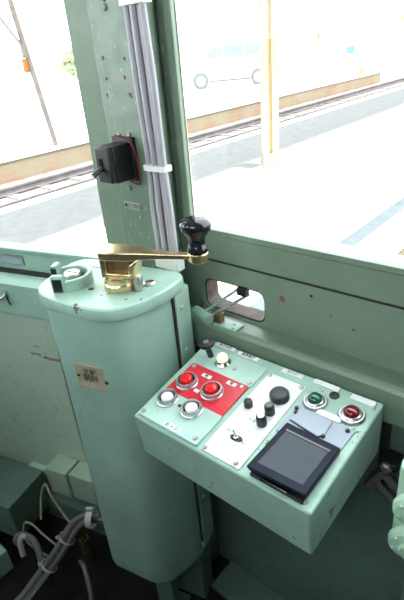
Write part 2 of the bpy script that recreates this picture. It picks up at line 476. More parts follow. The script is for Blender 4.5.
# ledge furniture on the raked left wall
bm = bm_(); m = frame(LW(-.335, .0005, .931), D, V((0, 0, 1)), -N)
prism(bm, rrect(-.06, -.014, .06, .014, .003, 2), 0, .003, m)
lp = tag(obj('maker_plate', bm, 'steel'), 'small oblong metal plate on the green panel below the left window', 'plate')
bm = bm_(); box(bm, (-.053, -.009, .003), (.053, .009, .0035), m); obj('plate_face', bm, 'grey_plate', lp)
t = thing('coat_hook', 'small bent metal catch under the left window ledge', 'hook', LW(-.30, .073, .86))
m = frame(LW(-.30, .072, .868), D, V((0, 0, 1)), -N)
bm = bm_(); box(bm, (-.012, -.010, 0), (.016, .010, .004), m); obj('hook_plate', bm, 'green', t, bevel=.001)
bm = bm_(); tube(bm, [m @ V(p) for p in ((-.03, .002, .006), (-.034, -.008, .014), (-.02, -.013, .018), (.004, -.009, .016), (.012, .0, .004))], .003, 8); obj('hook', bm, 'steel', t)
bm = bm_(); tube(bm, [m @ V(p) for p in ((.012, .002, .004), (.016, -.01, .008), (.018, -.032, .005))], .0022, 8); obj('wire', bm, 'rubber', t)

# ------------------------------------------------------------------ master controller pedestal
O = V((-.654, .451, 0))
def PA(a, b, z): return O + D * a + N * b + V((0, 0, z))
PM = frame(O, D, N, V((0, 0, 1)))
ped = thing('controller_pedestal', 'tall pale green controller pedestal with a rounded front and tan plate', 'controller', PA(-.05, .08, .155))
cap_poly = closed_spline([(-.196, .085), (-.191, .05), (-.176, .022), (-.150, .004), (-.115, -.007), (-.06, -.016), (-.01, -.019), (.022, -.010), (.044, .012), (.062, .041), (.078, .079), (.086, .125), (.084, .148), (.072, .165), (.05, .172), (-.05, .180), (-.16, .184), (-.19, .165), (-.198, .12)], 4)
def scale_poly(p, s, cx=-.05, cy=.08):
    out = []
    for x, y in p:
        d = V((x - cx, y - cy)); L = d.length
        d = d * ((L - s) / L); out.append((cx + d.x, cy + d.y))
    return out
bm = bm_()
rings = []
for ins, z in ((.006, .9745), (.001, .9755), (0, .978), (0, .993), (.0018, .9975), (.006, 1.0)):
    rings.append([PM @ V((x, y, z)) for x, y in scale_poly(cap_poly, ins)])
loft(bm, rings); obj('top_cap', bm, 'green_chip', ped, smooth=26)
front = [(-.184, .17), (-.184, .10), (-.176, .062), (-.160, .026), (-.1385, -.002), (-.13, -.0052), (-.07, -.0095), (-.02, -.0118), (.0, -.010), (.017, -.002), (.035, .014), (.053, .047), (.067, .080), (.0755, .104), (.0755, .17)]
bm = bm_()
def ring(poly, z, s=0): return [PM @ V((x, y, z)) for x, y in scale_poly(poly, s)]
loft(bm, [ring(front, .168, .035), ring(front, .174, .018), ring(front, .19, .004), ring(front, .21), ring(front, .9735)])
obj('body', bm, 'green', ped, smooth=32)
bm = bm_()
tube(bm, [PA(-.1385, -.0022, z) for z in (.60, .70, .80, .88)], lambda t: .0004 + .0016 * math.sin(math.pi * min(1, t * 1.02)), 6)
we = obj('worn_edge', bm, 'steel', ped); we['label'] = 'bare bright metal showing along the worn left edge'
# mounting flange on the right, with its gap
bm = bm_(); box(bm, (.074, .106, .25), (.081, .110, .974), PM); obj('seam', bm, 'rubber', ped, smooth=0)
bm = bm_(); box(bm, (.068, .110, .22), (.084, .168, .974), PM); fl = obj('mounting_flange', bm, 'green', ped, bevel=.002)
for z in (.94, .93 - .09, .93 - .3, .4):
    screw(frame(PA(.084, .13, z), N, V((0, 0, 1)), D), .005, fl, 'green', h=.004)
# foot bracket
bm = bm_(); box(bm, (-.03, .02, 0), (.02, .05, .18), PM); box(bm, (-.05, .01, 0), (.03, .09, .012), PM); box(bm, (-.12, .1, 0), (.07, .16, .18), PM)
obj('foot_bracket', bm, 'green_low', ped, bevel=.002)
# tan plate on the front face
fm = frame(PA(-.0545, -.0112, .8345), D, V((0, 0, 1)), -N)
fm = fm @ Matrix.Rotation(R(2.5), 4, 'Y')
bm = bm_(); box(bm, (-.038, -.029, -.003), (.038, .029, .0018), fm); tp = obj('nameplate', bm, 'tan_plate', ped, bevel=.0006)
tp['label'] = 'aged tan nameplate'
screw(fm @ Matrix.Translation((-.032, .004, .0018)), .0042, tp, 'brass', h=.002); screw(fm @ Matrix.Translation((.032, -.004, .0018)), .0042, tp, 'black_matt', h=.002)
lettering('主幹', .017, fm @ Matrix.Translation((-.004, .013, .0019)), tp, 'ink', bold=.0004)
lettering('制御', .017, fm @ Matrix.Translation((-.004, -.002, .0019)), tp, 'ink', bold=.0004)
bm = bm_(); box(bm, (-.030, -.024, .0018), (.031, -.012, .0021), fm); obj('plate_strip', bm, plain('pale_strip', (.45, .42, .30), .5), tp)
# key socket with two ears, standing at the left of the top
KC = (-.122, .064)
def arc(r, a0, a1, n): return [(KC[0] + r * math.cos(R(a0 + (a1 - a0) * k / n)), KC[1] + r * math.sin(R(a0 + (a1 - a0) * k / n))) for k in range(n + 1)]
sock = arc(.043, -86, 172, 26) + arc(.034, 172, -86, 26)
bm = bm_(); prism(bm, sock, .998, 1.023, PM); ks = obj('key_socket', bm, 'green', ped, bevel=.002)
for a, dark, q in ((172, 'end', -165), (-86, 'side', -72)):
    bm = bm_()
    c = (KC[0] + .040 * math.cos(R(a)), KC[1] + .040 * math.sin(R(a)))
    em = frame(PM @ V((c[0], c[1], .998)), (D * math.cos(R(q)) + N * math.sin(R(q))), (-D * math.sin(R(q)) + N * math.cos(R(q))), V((0, 0, 1)))
    loft(bm, [[em @ V((x, y, z)) for x, z in rrect(-.008, 0, .007, .037, .005, 3)] for y in (-.012, .012)])
    e = obj('socket_ear', bm, 'green', ks, bevel=.001)
    bm = bm_()
    if dark == 'side': box(bm, (.0066, -.009, .005), (.0076, .009, .031), em)
    else: box(bm, (-.006, .0116, .004), (.0055, .0127, .032), em)
    obj('ear_dark_patch', bm, 'black_matt', ks, smooth=0)  # thin black patch laid on the ear's face
km = frame(PA(KC[0] - .002, KC[1] + .008, .999), D, N, V((0, 0, 1)))
bm = bm_(); lathe(bm, [(0, 0), (.022, 0), (.022, .004), (.018, .005), (.018, .019), (.0155, .022), (0, .022)], km); obj('key_plug', bm, 'steel', ks)
bm = bm_(); box(bm, (-.013, -.0015, .0215), (.013, .0015, .0226), km); obj('key_slot', bm, 'black_matt', ks, smooth=0)
# small things on the top: position hole, slotted screw, worn plate
bm = bm_(); lathe(bm, [(0, 0), (.006, 0), (.005, .0006), (0, .0006)], frame(PA(-.067, .052, 1.0), D, N, V((0, 0, 1)))); obj('index_hole', bm, 'black_matt', ped)
sm = frame(PA(.036, .102, 1.0), D, N, V((0, 0, 1)))
bm = bm_(); lathe(bm, [(0, 0), (.013, 0), (.013, .003), (.009, .006), (0, .0065)], sm, 18); s = obj('stop_screw', bm, 'steel', ped)
bm = bm_(); box(bm, (-.008, -.0012, .0062), (.008, .0012, .0072), sm @ Matrix.Rotation(.6, 4, 'Z')); obj('screw_slot', bm, 'black_matt', s, smooth=0)
bm = bm_(); prism(bm, closed_spline([(-.148, .158), (-.12, .172), (-.08, .172), (-.058, .158), (-.066, .146), (-.09, .150), (-.12, .142)], 4), .9995, 1.0012, PM)
obj('dial_plate', bm, plain('worn_dial_plate', (.42, .40, .36), .4, .4, var=.55, scale=90), ped)

# ------------------------------------------------------------------ brass crank handle (lifts off the pedestal)
H0 = PA(-.012, .075, 1.0)
hd = V((.149, .064, 0)).normalized(); hn = V((-hd.y, hd.x, 0))
HM = frame(H0, hd, hn, V((0, 0, 1)))
han = thing('crank_handle', 'brass crank handle with a black knob on top of the green pedestal', 'handle', H0)
bm = bm_(); lathe(bm, [(0, .0008), (.031, .0008), (.0315, .003), (.0315, .013), (.0295, .016), (.0295, .026), (.024, .029), (.0, .029)], HM, 32); obj('collar', bm, 'brass', han)
# hollow head: top slab, rear wall, bottom slab, front bracket; core inside is a darker brass
bm = bm_()
def arm_ring(x, hw, z0, z1):
    return [HM @ V((x, -hw, z0)), HM @ V((x, hw, z0)), HM @ V((x, hw, z1)), HM @ V((x, -hw, z1))]
secs = [(-.0265, .021, .066, .078), (-.0235, .024, .064, .080), (.0, .0245, .064, .081), (.03, .021, .063, .0805), (.05, .0155, .0635, .079), (.07, .0115, .0645, .0775), (.10, .009, .0655, .0765), (.135, .0075, .0665, .0765), (.15, .0075, .0665, .0765)]
loft(bm, [arm_ring(*s) for s in secs]); obj('arm', bm, 'brass', han, smooth=28, bevel=.0025)
bm = bm_()
box(bm, (-.0255, -.022, .028), (-.013, .022, .068), HM)
box(bm, (-.0255, -.022, .028), (.036, .022, .038), HM)
loft(bm, [[HM @ V((x, y, z)) for x, z in ((.033, .029), (.026, .040), (.032, .054), (.048, .066), (.054, .066), (.044, .052), (.040, .029))] for y in (-.018, .018)])
obj('head_bracket', bm, 'brass', han, bevel=.0025)
bm = bm_(); box(bm, (-.016, -.013, .036), (.033, .014, .066), HM); obj('head_core', bm, 'brass_dark', han, smooth=0)
bm = bm_(); lathe(bm, [(0, .001), (.009, .001), (.0095, .004), (.0095, .026), (.007, .031), (0, .031)], HM @ Matrix.Translation((.040, -.006, 0)), 16); obj('stop_pin', bm, 'steel', han)
kx = Matrix.Translation((.162, 0, 0))
bm = bm_(); lathe(bm, [(0, .0625), (.016, .0625), (.018, .065), (.018, .078), (.0165, .080), (0, .080)], HM @ kx, 24); f = obj('ferrule', bm, 'brass', han)
bm = bm_(); lathe(bm, [(0, .057), (.006, .057), (.007, .060), (.007, .0626), (0, .0626)], HM @ kx, 12); obj('rivet', bm, 'steel', f)
bm = bm_(); lathe(bm, [(0, .080), (.0175, .080), (.0185, .083), (.0185, .088), (.016, .093), (.0145, .100), (.0155, .107), (.020, .114), (.0255, .121), (.0275, .128), (.027, .134), (.023, .139), (.014, .1425), (.005, .1432), (0, .1432)], HM @ kx, 32); obj('knob', bm, 'black', han, smooth=60)

# ------------------------------------------------------------------ control console
TL = R(7.69)
A0 = V((-.5715, .409, .826)); EX = V((1, 0, 0)); ED = V((0, math.cos(TL), math.sin(TL))); EN = V((0, -math.sin(TL), math.cos(TL)))
CM = frame(A0, EX, ED, EN)
def CT(u, v, h=0, rot=0): return CM @ Matrix.Translation((u, v, h)) @ Matrix.Rotation(rot, 4, 'Z')
con = thing('control_console', 'pale green sloping control console with buttons, knobs and a small screen', 'control panel', CM @ V((.18, .12, -.117)))
bm = bm_()
top = [(.007, -.006), (.3605, -.003), (.364, .236), (-.006, .232)]
bot = [(-.0095, .001), (.354, .001), (.360, .232), (-.008, .228)]
loft(bm, [[CM @ V((u, v, -.119)) for u, v in bot], [CM @ V((u, v, -.0008)) for u, v in top]])
obj('casing', bm, 'green_chip', con, smooth=0, bevel=.0045, seg=3)
bm = bm_(); box(bm, (.03, .20, -.10), (.33, .262, -.03), CM); obj('mounting_bracket', bm, 'green_low', con, smooth=0)
def plate(name, poly, h, mat, h0=-.001, bev=.0005):
    bm = bm_(); prism(bm, poly, h0, h, CM); return obj(name, bm, mat, con, smooth=40, bevel=bev)
# four cover plates on the left half and the middle
p_back = plate('cover_plate', rrect(.006, .154, .152, .212, .005, 3), .0016, 'green_plate')
p_red = plate('cover_plate', rrect(.016, .072, .149, .1545, .001, 1), .0034, 'red', bev=.001); p_red['label'] = 'glossy red cover plate'
p_front = plate('cover_plate', rrect(.014, .001, .152, .0725, .002, 2), .0046, 'green_plate', bev=.001)
p_white = plate('cover_plate', rrect(.1615, .002, .2365, .204, .002, 2), .0020, 'white_plate'); p_white['label'] = 'white cover plate with knobs'
for (u, v, par, mt) in ((.022, .009, p_front, 'steel'), (.142, .011, p_front, 'steel'), (.1445, .163, p_back, 'steel'), (.097, .180, p_back, 'steel'),
                    (.024, .147, p_red, 'steel'), (.139, .147, p_red, 'steel'), (.166, .007, p_white, 'steel'), (.166, .198, p_white, 'steel'), (.231, .198, p_white, 'steel'), (.226, .009, p_white, 'steel')):
    screw(CT(u, v, .0044 if par is p_front else .002), .0042, par, mt, h=.0036)
# push buttons
def push_button(u, v, capmat, rb, rc, h0, label, hc):
    m = CT(u, v, h0)
    bm = bm_(); lathe(bm, [(0, 0), (rb, 0), (rb * 1.0, .0035), (rb * .93, .0045), (rb * .93, .010), (rb * .88, .0118), (rb * .78, .0118), (rb * .75, .010), (rb * .73, .003), (0, .003)], m, 36)
    b = obj('push_button', bm, 'ring_metal', con, smooth=50); b['label'] = label
    bm = bm_(); lathe(bm, [(0, .003), (rc, .003), (rc, hc - .003), (rc * .9, hc - .0008), (rc * .7, hc), (0, hc + .0003)], m, 28); obj('button_cap', bm, capmat, b, smooth=50)
    bm = bm_(); lathe(bm, [(rc * .95, .0032), (rb * .74, .0032), (rb * .74, .0046), (rc * .95, .0046), (rc * .95, .0032)], m, 28); obj('recess_shade', bm, 'black_matt', b)  # black ring paints the shade in the recess round the cap
    return b
push_button(.0415, .0525, 'cap_white', .0202, .0112, .0042, 'white push button in a chrome ring', .0115)
push_button(.0975, .0550, 'cap_white', .0202, .0112, .0042, 'white push button in a chrome ring', .0115)
push_button(.0435, .1040, 'cap_red', .0214, .0118, .0032, 'red push button in a chrome ring', .0165)
push_button(.1010, .1075, 'cap_red', .0214, .0118, .0032, 'red push button in a chrome ring', .0165)
# lit lamp
m = CT(.0675, .1835, .0015)
bm = bm_(); lathe(bm, [(0, 0), (.0165, 0), (.0165, .003), (.0125, .007), (.0115, .009), (0, .009)], m, 28); b = obj('indicator_lamp', bm, 'chrome', con); b['label'] = 'lit cream indicator lamp'
bm = bm_(); lathe(bm, [(.0, .008), (.0105, .008), (.0108, .014), (.0095, .018), (.006, .0205), (0, .0212)], m, 24); obj('lens', bm, 'lamp_on', b, smooth=60)
# green and red lamps, empty hole
for u, v, lm, rb, lab in ((.2665, .1825, 'lens_green', .0215, 'green indicator lamp'), (.3305, .1855, 'lens_red', .0225, 'red indicator lamp')):
    m = CT(u, v, -.0008)
    bm = bm_(); lathe(bm, [(0, 0), (rb, 0), (rb, .0025), (rb * .88, .0055), (rb * .80, .0055), (rb * .72, .0085), (rb * .62, .0095), (rb * .58, .008), (0, .008)], m, 36); b = obj('indicator_lamp', bm, 'ring_metal', con, smooth=45); b['label'] = lab
    bm = bm_(); lathe(bm, [(0, .007), (rb * .58, .007), (rb * .55, .012), (rb * .42, .0155), (rb * .2, .017), (0, .0174)], m, 24); obj('lens', bm, lm, b, smooth=60)
bm = bm_(); lathe(bm, [(0, -.0015), (.0088, -.0015), (.0088, .0004), (.008, .0006), (0, .0004)], CT(.287, .2115, 0), 24); obj('empty_hole', bm, 'black_matt', con)
# knobs on the white plate
def knob(u, v, r, h, mat, taper=.9, cap=None, lab=None):
    m = CT(u, v, .002)
    bm = bm_(); lathe(bm, [(0, 0), (r, 0), (r, h * .7), (r * taper, h * .96), (r * taper * .9, h), (0, h)], m, 28); k = obj('knob', bm, mat, con, smooth=40)
    if lab: k['label'] = lab
    if cap:
        bm = bm_(); lathe(bm, [(0, h - .001), (r * .74, h - .001), (r * .70, h + .001), (0, h + .0012)], m, 24); obj('knob_cap', bm, cap, k)
    return k
knob(.2110, .1590, .0172, .0135, 'grey_black', .88, lab='large charcoal knob')
knob(.1748, .1165, .0078, .0125, 'black_matt', .92, lab='small black knob')
knob(.2155, .1215, .0088, .0190, 'black_matt', .92, 'black', lab='black knob with a dark glossy cap')
knob(.2170, .0945, .0088, .0210, 'black_matt', .92, 'cap_white', lab='black knob with a white cap')
# toggle switch
m = CT(.1985, .0480, .002, .1)
bm = bm_(); prism(bm, [(.0115 * math.cos(R(a)), .0055 * math.sin(R(a))) for a in range(0, 360, 15)], 0, .0022, m); tg = obj('toggle_switch', bm, 'black_matt', con)
bm = bm_(); lathe(bm, [(0, .002), (.0042, .002), (.0042, .005), (.003, .006), (0, .006)], m, 14); obj('switch_bush', bm, 'chrome', tg)
bm = bm_(); rod(bm, m @ V((0, 0, .004)), m @ V((-.007, .004, .0125)), .0019, 10); obj('lever', bm, 'chrome', tg)
# printed words on the white plate
def words(t, u, v, size, par, mat='ink_faint', h=.00215, rot=0): return lettering(t, size, CT(u, v, h, rot), par, mat, bold=.00008)
words('マイク音量', .1865, .0925, .0080, p_white)
words('車内', .1805, .055, .0075, p_white); words('OFF', .1985, .064, .0065, p_white); words('車外', .2165, .045, .0075, p_white); words('マイク', .1960, .0335, .0072, p_white)
bm = bm_(); lathe(bm, [(0, 0), (.0024, 0), (.0022, .0004), (0, .0004)], CT(.2110, .0095, .002), 14); d = obj('yellow_dot', bm, 'yellow', p_white)
# label strips
def strip(u0, u1, v, w, text, par=None, h=.0016, mat='label', ink='ink', size=None):
    bm = bm_(); box(bm, (u0, v - w / 2, -.0012), (u1, v + w / 2, h), CM); s = obj('label_strip', bm, mat, par or con, smooth=0, bevel=.0004)
    if text: lettering(text, size or w * .78, CT((u0 + u1) / 2, v, h + .0001), s, ink, bold=.00012)
    return s
strip(.073, .109, .0085, .0105, '出 入 口', p_front, .0056)
strip(.019, .066, .2245, .0098, '知ラセ灯', None, .0022)
strip(.076, .124, .2225, .0098, '乗務員灯', None, .0022)
strip(.177, .220, .2225, .0100, '室内灯', None, .0020, 'label', 'ink_faint')
strip(.2415, .2895, .2250, .0110, '', None, .0030)
strip(.312, .354, .2225, .0110, '', None, .0030)
strip(.280, .322, .1650, .0120, '', None, .0026)
strip(.054, .075, .1365, .0085, '開', p_red, .0044); strip(.108, .128, .1435, .0085, '開', p_red, .0044)
strip(.067, .078, .0970, .0075, '・', p_red, .0044); strip(.067, .074, .0520, .0060, '', p_front, .0054, 'grey_black')
# push-pull lever knob at the far left corner
bm = bm_(); rod(bm, CM @ V((.034, .188, 0)), CM @ V((.032, .184, .030)), .0062, 14); kl = obj('pull_knob', bm, 'black_matt', con); kl['label'] = 'black mushroom pull knob'
bm = bm_(); lathe(bm, [(0, .024), (.009, .025), (.0150, .031), (.0162, .035), (.0152, .038), (.010, .0395), (0, .0395)], CT(.0315, .184, .001), 26); obj('knob_head', bm, 'black_matt', kl, smooth=50)
lettering('✻', .016, CT(.0315, .184, .0407), kl, 'ink_faint')
# blue-grey cover plate behind the screen
pl = plate('screen_plate', [(.243, .096), (.346, .098), (.350, .157), (.246, .160)], .0022, 'grey_plate', h0=-.0010)
bm = bm_(); prism(bm, [(.252, .125), (.258, .1565), (.313, .1545), (.314, .125), (.306, .116)], .002, .0052, CM); obj('raised_cover', bm, 'grey_plate', pl, bevel=.0006)
bm = bm_(); prism(bm, [(.2515, .1235), (.2515, .1262), (.3055, .1172), (.314, .1265), (.3155, .1245), (.3062, .1142)], .002, .0028, CM); obj('cover_shadow', bm, 'black_matt', pl, smooth=0)  # black sliver paints the shadow along the cover's lower edge
for u, v in ((.2485, .152), (.2520, .1435), (.340, .151), (.313, .122)): screw(CT(u, v, .002), .0036, pl, 'black_matt', h=.004)
bm = bm_(); lathe(bm, [(0, 0), (.0022, 0), (.0018, .001), (0, .0012)], CT(.268, .117, .0022), 12); obj('yellow_dot', bm, 'yellow', pl)
lettering('5', .010, CT(.330, .128, .0023), pl, 'ink_faint'); 
# the screen unit: black base, raised navy housing that leans back, screen
du = bm_(); box(du, (.2555, .0035, -.001), (.3445, .100, .006), CM); base = obj('screen_base', du, 'black_matt', con, bevel=.0015); base['label'] = 'black base tray of the screen'
bm = bm_()
hx = lambda u, v, h: CM @ V((u, v, h))
lo = [hx(.252, .006, .008), hx(.348, .010, .008), hx(.349, .109, .0015), hx(.255, .111, .0015)]
hi = [hx(.2515, .002, .0215), hx(.3475, .006, .0215), hx(.3495, .1095, .0125), hx(.2545, .1125, .0125)]
loft(bm, [lo, hi]); hs = obj('screen_housing', bm, 'navy', con, smooth=0, bevel=.0025, seg=2); hs['label'] = 'navy blue screen housing'
def onhi(s, t, lift):
    a = hi[0].lerp(hi[1], s); b = hi[3].lerp(hi[2], s); return a.lerp(b, t) + EN * lift
bm = bm_(); loft(bm, [[onhi(s, t, -.002) for s, t in ((.115, .13), (.885, .13), (.885, .83), (.115, .83))], [onhi(s, t, .0006) for s, t in ((.115, .13), (.885, .13), (.885, .83), (.115, .83))]])
obj('screen', bm, 'screen', hs, smooth=0)
bm = bm_()
for k in range(4):
    loft(bm, [[onhi(s, t, .0006) for s, t in ((.10, .83), (.90, .83), (.90, .87), (.10, .87))], [onhi(s, t, .0014) for s, t in ((.10, .83), (.90, .83), (.90, .87), (.10, .87))]]); break
obj('screen_edge', bm, 'black', hs, smooth=0)
bm = bm_(); box(bm, (.275, -.0005, .0105), (.322, .0035, .0135), CM); obj('front_slot', bm, 'black', base, bevel=.0008)
screw(CT(.345, .0105, -.0008), .0042, con, 'steel', h=.003)
screw(CT(.354, .2160, -.0008), .0028, con, 'steel', h=.003)
for u, v, w in ((.20, -.0058, .006), (.222, -.0055, .004), (.30, -.004, .005)):
    pass

# ------------------------------------------------------------------ slot catch behind the console
lt = thing('slot_latch', 'pale green latch arm lying through the slot in the front wall', 'latch', V((-.56, .672, .8735)))
bm = bm_(); box(bm, (-.585, .663, .8735), (-.527, .695, .8785)); obj('latch_plate', bm, 'green', lt, bevel=.001)
for x, y in ((-.537, .671), (-.545, .684)): screw(frame(V((x, y, .8785)), EX, V((0, 1, 0)), V((0, 0, 1))), .003, lt, 'green', h=.002)
bm = bm_(); rod(bm, V((-.640, .672, .8905)), V((-.588, .655, .8905)), .0105, 22); obj('latch_grip', bm, 'green', lt)
bm = bm_(); rod(bm, V((-.612, .667, .896)), V((-.548, .712, .951)), .0032, 10); obj('latch_rod', bm, 'green', lt)
bm = bm_(); rod(bm, V((-.594, .664, .892)), V((-.530, .722, .937)), .0036, 10); obj('latch_rod', bm, 'steel', lt)
bm = bm_(); box(bm, (-.594, .668, .8785), (-.570, .684, .900)); obj('latch_pivot', bm, 'brass_dark', lt, bevel=.002)
bm = bm_(); box(bm, (-.552, .705, .936), (-.530, .722, .954)); obj('latch_end', bm, 'black_matt', lt, bevel=.002)

# ------------------------------------------------------------------ switch box on the post
sb = thing('switch_box', 'black switch box with a small lever screwed to the green post', 'switch box', V((-.777, .62, 1.172)))
bm = bm_(); box(bm, (-.796, .606, 1.172), (-.752, .652, 1.243)); obj('box_body', bm, 'black_matt', sb, bevel=.003)
bm = bm_(); box(bm, (-.796, .594, 1.174), (-.754, .6065, 1.242)); fc = obj('front_cover', bm, 'black_matt', sb, bevel=.003)
bm = bm_(); box(bm, (-.785, .5928, 1.197), (-.774, .5948, 1.221)); obj('lever_slot', bm, 'black', fc, smooth=0)
bm = bm_(); tube(bm, [V((-.780, .595, 1.204)), V((-.782, .582, 1.197)), V((-.784, .573, 1.192))], lambda t: .0042 + .0016 * t, 10); obj('lever', bm, 'grey_black', sb)
bm = bm_(); box(bm, (-.807, .650, 1.166), (-.746, .660, 1.252)); obj('back_plate', bm, 'black_matt', sb, bevel=.002)
for y, z, r in ((.626, 1.204, .020), (.630, 1.228, .010)):
    mm = frame(V((-.752, y, z)), V((0, 1, 0)), V((0, 0, 1)), V((1, 0, 0)))
    bm = bm_(); lathe(bm, [(r * .62, 0), (r * .62, .0012), (r, .0012), (r, 0), (r * .62, 0)], mm, 28); obj('embossed_ring', bm, 'black_matt', sb)
bm = bm_(); tube(bm, [V((-.795, .645, 1.250)), V((-.780, .640, 1.257)), V((-.760, .645, 1.252)), V((-.744, .650, 1.235)), V((-.740, .652, 1.205)), V((-.742, .654, 1.172)), V((-.747, .655, 1.160)), V((-.770, .655, 1.163)), V((-.79, .655, 1.168))], .0016, 8)
w = obj('wire', bm, 'wire_red', sb); w['label'] = 'thin red wire looping round the box'
for x, z in ((-.790, 1.254), (-.760, 1.256)):
    screw(post_at(x, z), .004, sb, 'steel', h=.004)

# ------------------------------------------------------------------ grey conduits down the post
def pick(z, k):
    # four cables, fanning out towards the bottom
    xs = {1.62: (-.7065, -.697, -.6875, -.676, -.665), 1.46: (-.7065, -.6975, -.6875, -.676, -.664), 1.36: (-.706, -.696, -.686, -.673, -.660), 1.205: (-.701, -.692, -.682, -.671, -.6585), 1.12: (-.706, -.696, -.684, -.670, -.655), 1.02: (-.703, -.694, -.682, -.669, -.654), .96: (-.702, -.693, -.681, -.668, -.656), .885: (-.70, -.692, -.681, -.669, -.657)}
    return xs[z][k]
zs = (1.62, 1.46, 1.36, 1.205, 1.12, 1.02, .96, .885)
rad = (.0052, .0050, .0060, .0066, .0064); labs = ('leftmost of the five grey cables running down the green post', 'second from left of the five grey cables down the green post', 'middle one of the five grey cables running down the green post', 'fourth from left of the five grey cables down the green post', 'rightmost of the five grey cables running down the green post')
for k in range(5):
    bm = bm_(); tube(bm, [V((pick(z, k), PF - rad[k] - .0005 - (.008, .001, .010, .003, .009)[k], z)) for z in zs], rad[k], 12)
    tag(obj('conduit_cable', bm, 'cable', smooth=60), labs[k], 'cable', 'grey cables down the corner post')
for z0, z1, x0, x1, lb in ((1.468, 1.51, -.714, -.655, 'white clip holding the grey cables at the top of the post'), (1.196, 1.206, -.708, -.650, 'narrow white band round the grey cables halfway down the post'), (.995, 1.022, -.711, -.644, 'white sleeve round the grey cables just above the pedestal')):
    bm = bm_(); prism(bm, rrect(x0, .634, x1, .6595, .006, 4), z0, z1); tag(obj('cable_clip', bm, 'tie', smooth=40), lb, 'cable clip', 'white clips on the post cables')

# ------------------------------------------------------------------ valve and grey pipes at the right edge
va = thing('air_valve', 'pale green cast valve with bolted flanges standing at the right', 'valve', V((-.107, .50, 0)))
vm = frame(V((-.107, .50, 0)), EX, V((0, 1, 0)), V((0, 0, 1)))
bm = bm_(); lathe(bm, [(0, .745), (.020, .745), (.022, .752), (.0225, .76), (.0235, .893), (.0225, .899), (.018, .900), (.0175, .868), (0, .868)], vm, 28); obj('valve_body', bm, 'valve', va, smooth=45)
bm = bm_(); rod(bm, V((-.090, .50, 0)), V((-.090, .50, .75)), .012, 18); obj('valve_pipe', bm, 'green_low', va)
for z, dx in ((.848, 0), (.785, .0)):
    fm2 = frame(V((-.104, .482, z)), V((.95, .31, 0)), V((0, 0, 1)), V((.31, -.95, 0)))
    bm = bm_(); lathe(bm, [(0, 0), (.022, 0), (.025, .004), (.025, .013), (.022, .017), (.012, .021), (.010, .026), (0, .027)], fm2, 26); f = obj('flange', bm, 'valve', va)
    for k in range(6):
        a = R(60 * k + 20); screw(fm2 @ Matrix.Translation((.0185 * math.cos(a), .0185 * math.sin(a), .016)), .0032, f, 'valve', 'bolt', h=.004)

pc = thing('pipe_bracket', 'grey bracket with two grey pipes on the dark wall below the console', 'pipe bracket', V((-.205, .68, .62)))
bm = bm_(); loft(bm, [[V(p) for p in q] for q in (((-.236, .662, .632), (-.226, .662, .622), (-.190, .662, .690), (-.200, .662, .700)), ((-.236, .7005, .632), (-.226, .7005, .622), (-.190, .7005, .690), (-.200, .7005, .700)))])
obj('bracket', bm, 'cable_floor', pc, bevel=.002)
bm = bm_(); rod(bm, V((-.222, .676, .642)), V((-.118, .676, .560)), .0085, 14); obj('pipe', bm, 'cable_floor', pc)
bm = bm_(); rod(bm, V((-.206, .676, .668)), V((-.102, .676, .586)), .0085, 14); obj('pipe', bm, 'cable_floor', pc)
bm = bm_(); lathe(bm, [(0, 0), (.011, 0), (.011, .006), (.006, .009), (0, .009)], frame(V((-.197, .662, .703)), EX, V((0, 0, 1)), V((0, -1, 0))), 6); obj('bolt', bm, 'steel', pc)
bm = bm_(); box(bm, (-.215, .662, .695), (-.18, .700, .712)); obj('lug', bm, 'black_matt', pc, bevel=.002)

# ------------------------------------------------------------------ lower left: boxes, cables, loops
def wall_box(name, a0, a1, o0, o1, z0, z1, mat, label, bev=.003, slope=0):
    bm = bm_()
    loft(bm, [[LW(a0, o0, z0), LW(a1, o0, z0), LW(a1, o1, z0), LW(a0, o1, z0)], [LW(a0, o0, z1 + slope), LW(a1, o0, z1 + slope), LW(a1, o1, z1), LW(a0, o1, z1)]])
    return tag(obj(name, bm, mat, bevel=bev, smooth=0), label, 'junction box', 'junction boxes low on the left wall')
wall_box('junction_box', -.287, -.206, .062, .128, .186, .288, 'green_box', 'upright green junction box low on the left wall, left of its twin')
wall_box('junction_box', -.201, -.112, .062, .122, .184, .286, 'green_box', 'green junction box between its twin and the controller pedestal')
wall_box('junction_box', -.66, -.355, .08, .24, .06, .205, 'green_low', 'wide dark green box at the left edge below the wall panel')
bm = bm_(); loft(bm, [[LW(a, .05, .19), LW(a, .082, .19), LW(a, .082, .203), LW(a, .05, .206)] for a in (-.42, -.292)])
tag(obj('wall_strip', bm, 'green_dull', smooth=0), 'narrow green ledge strip left of the junction box', 'strip')
bm = bm_(); box(bm, (-1.34, .20, 0), (-1.155, .275, .085)); tag(obj('floor_box', bm, 'green', bevel=.004), 'small pale green box on the floor in the bottom left corner', 'box')

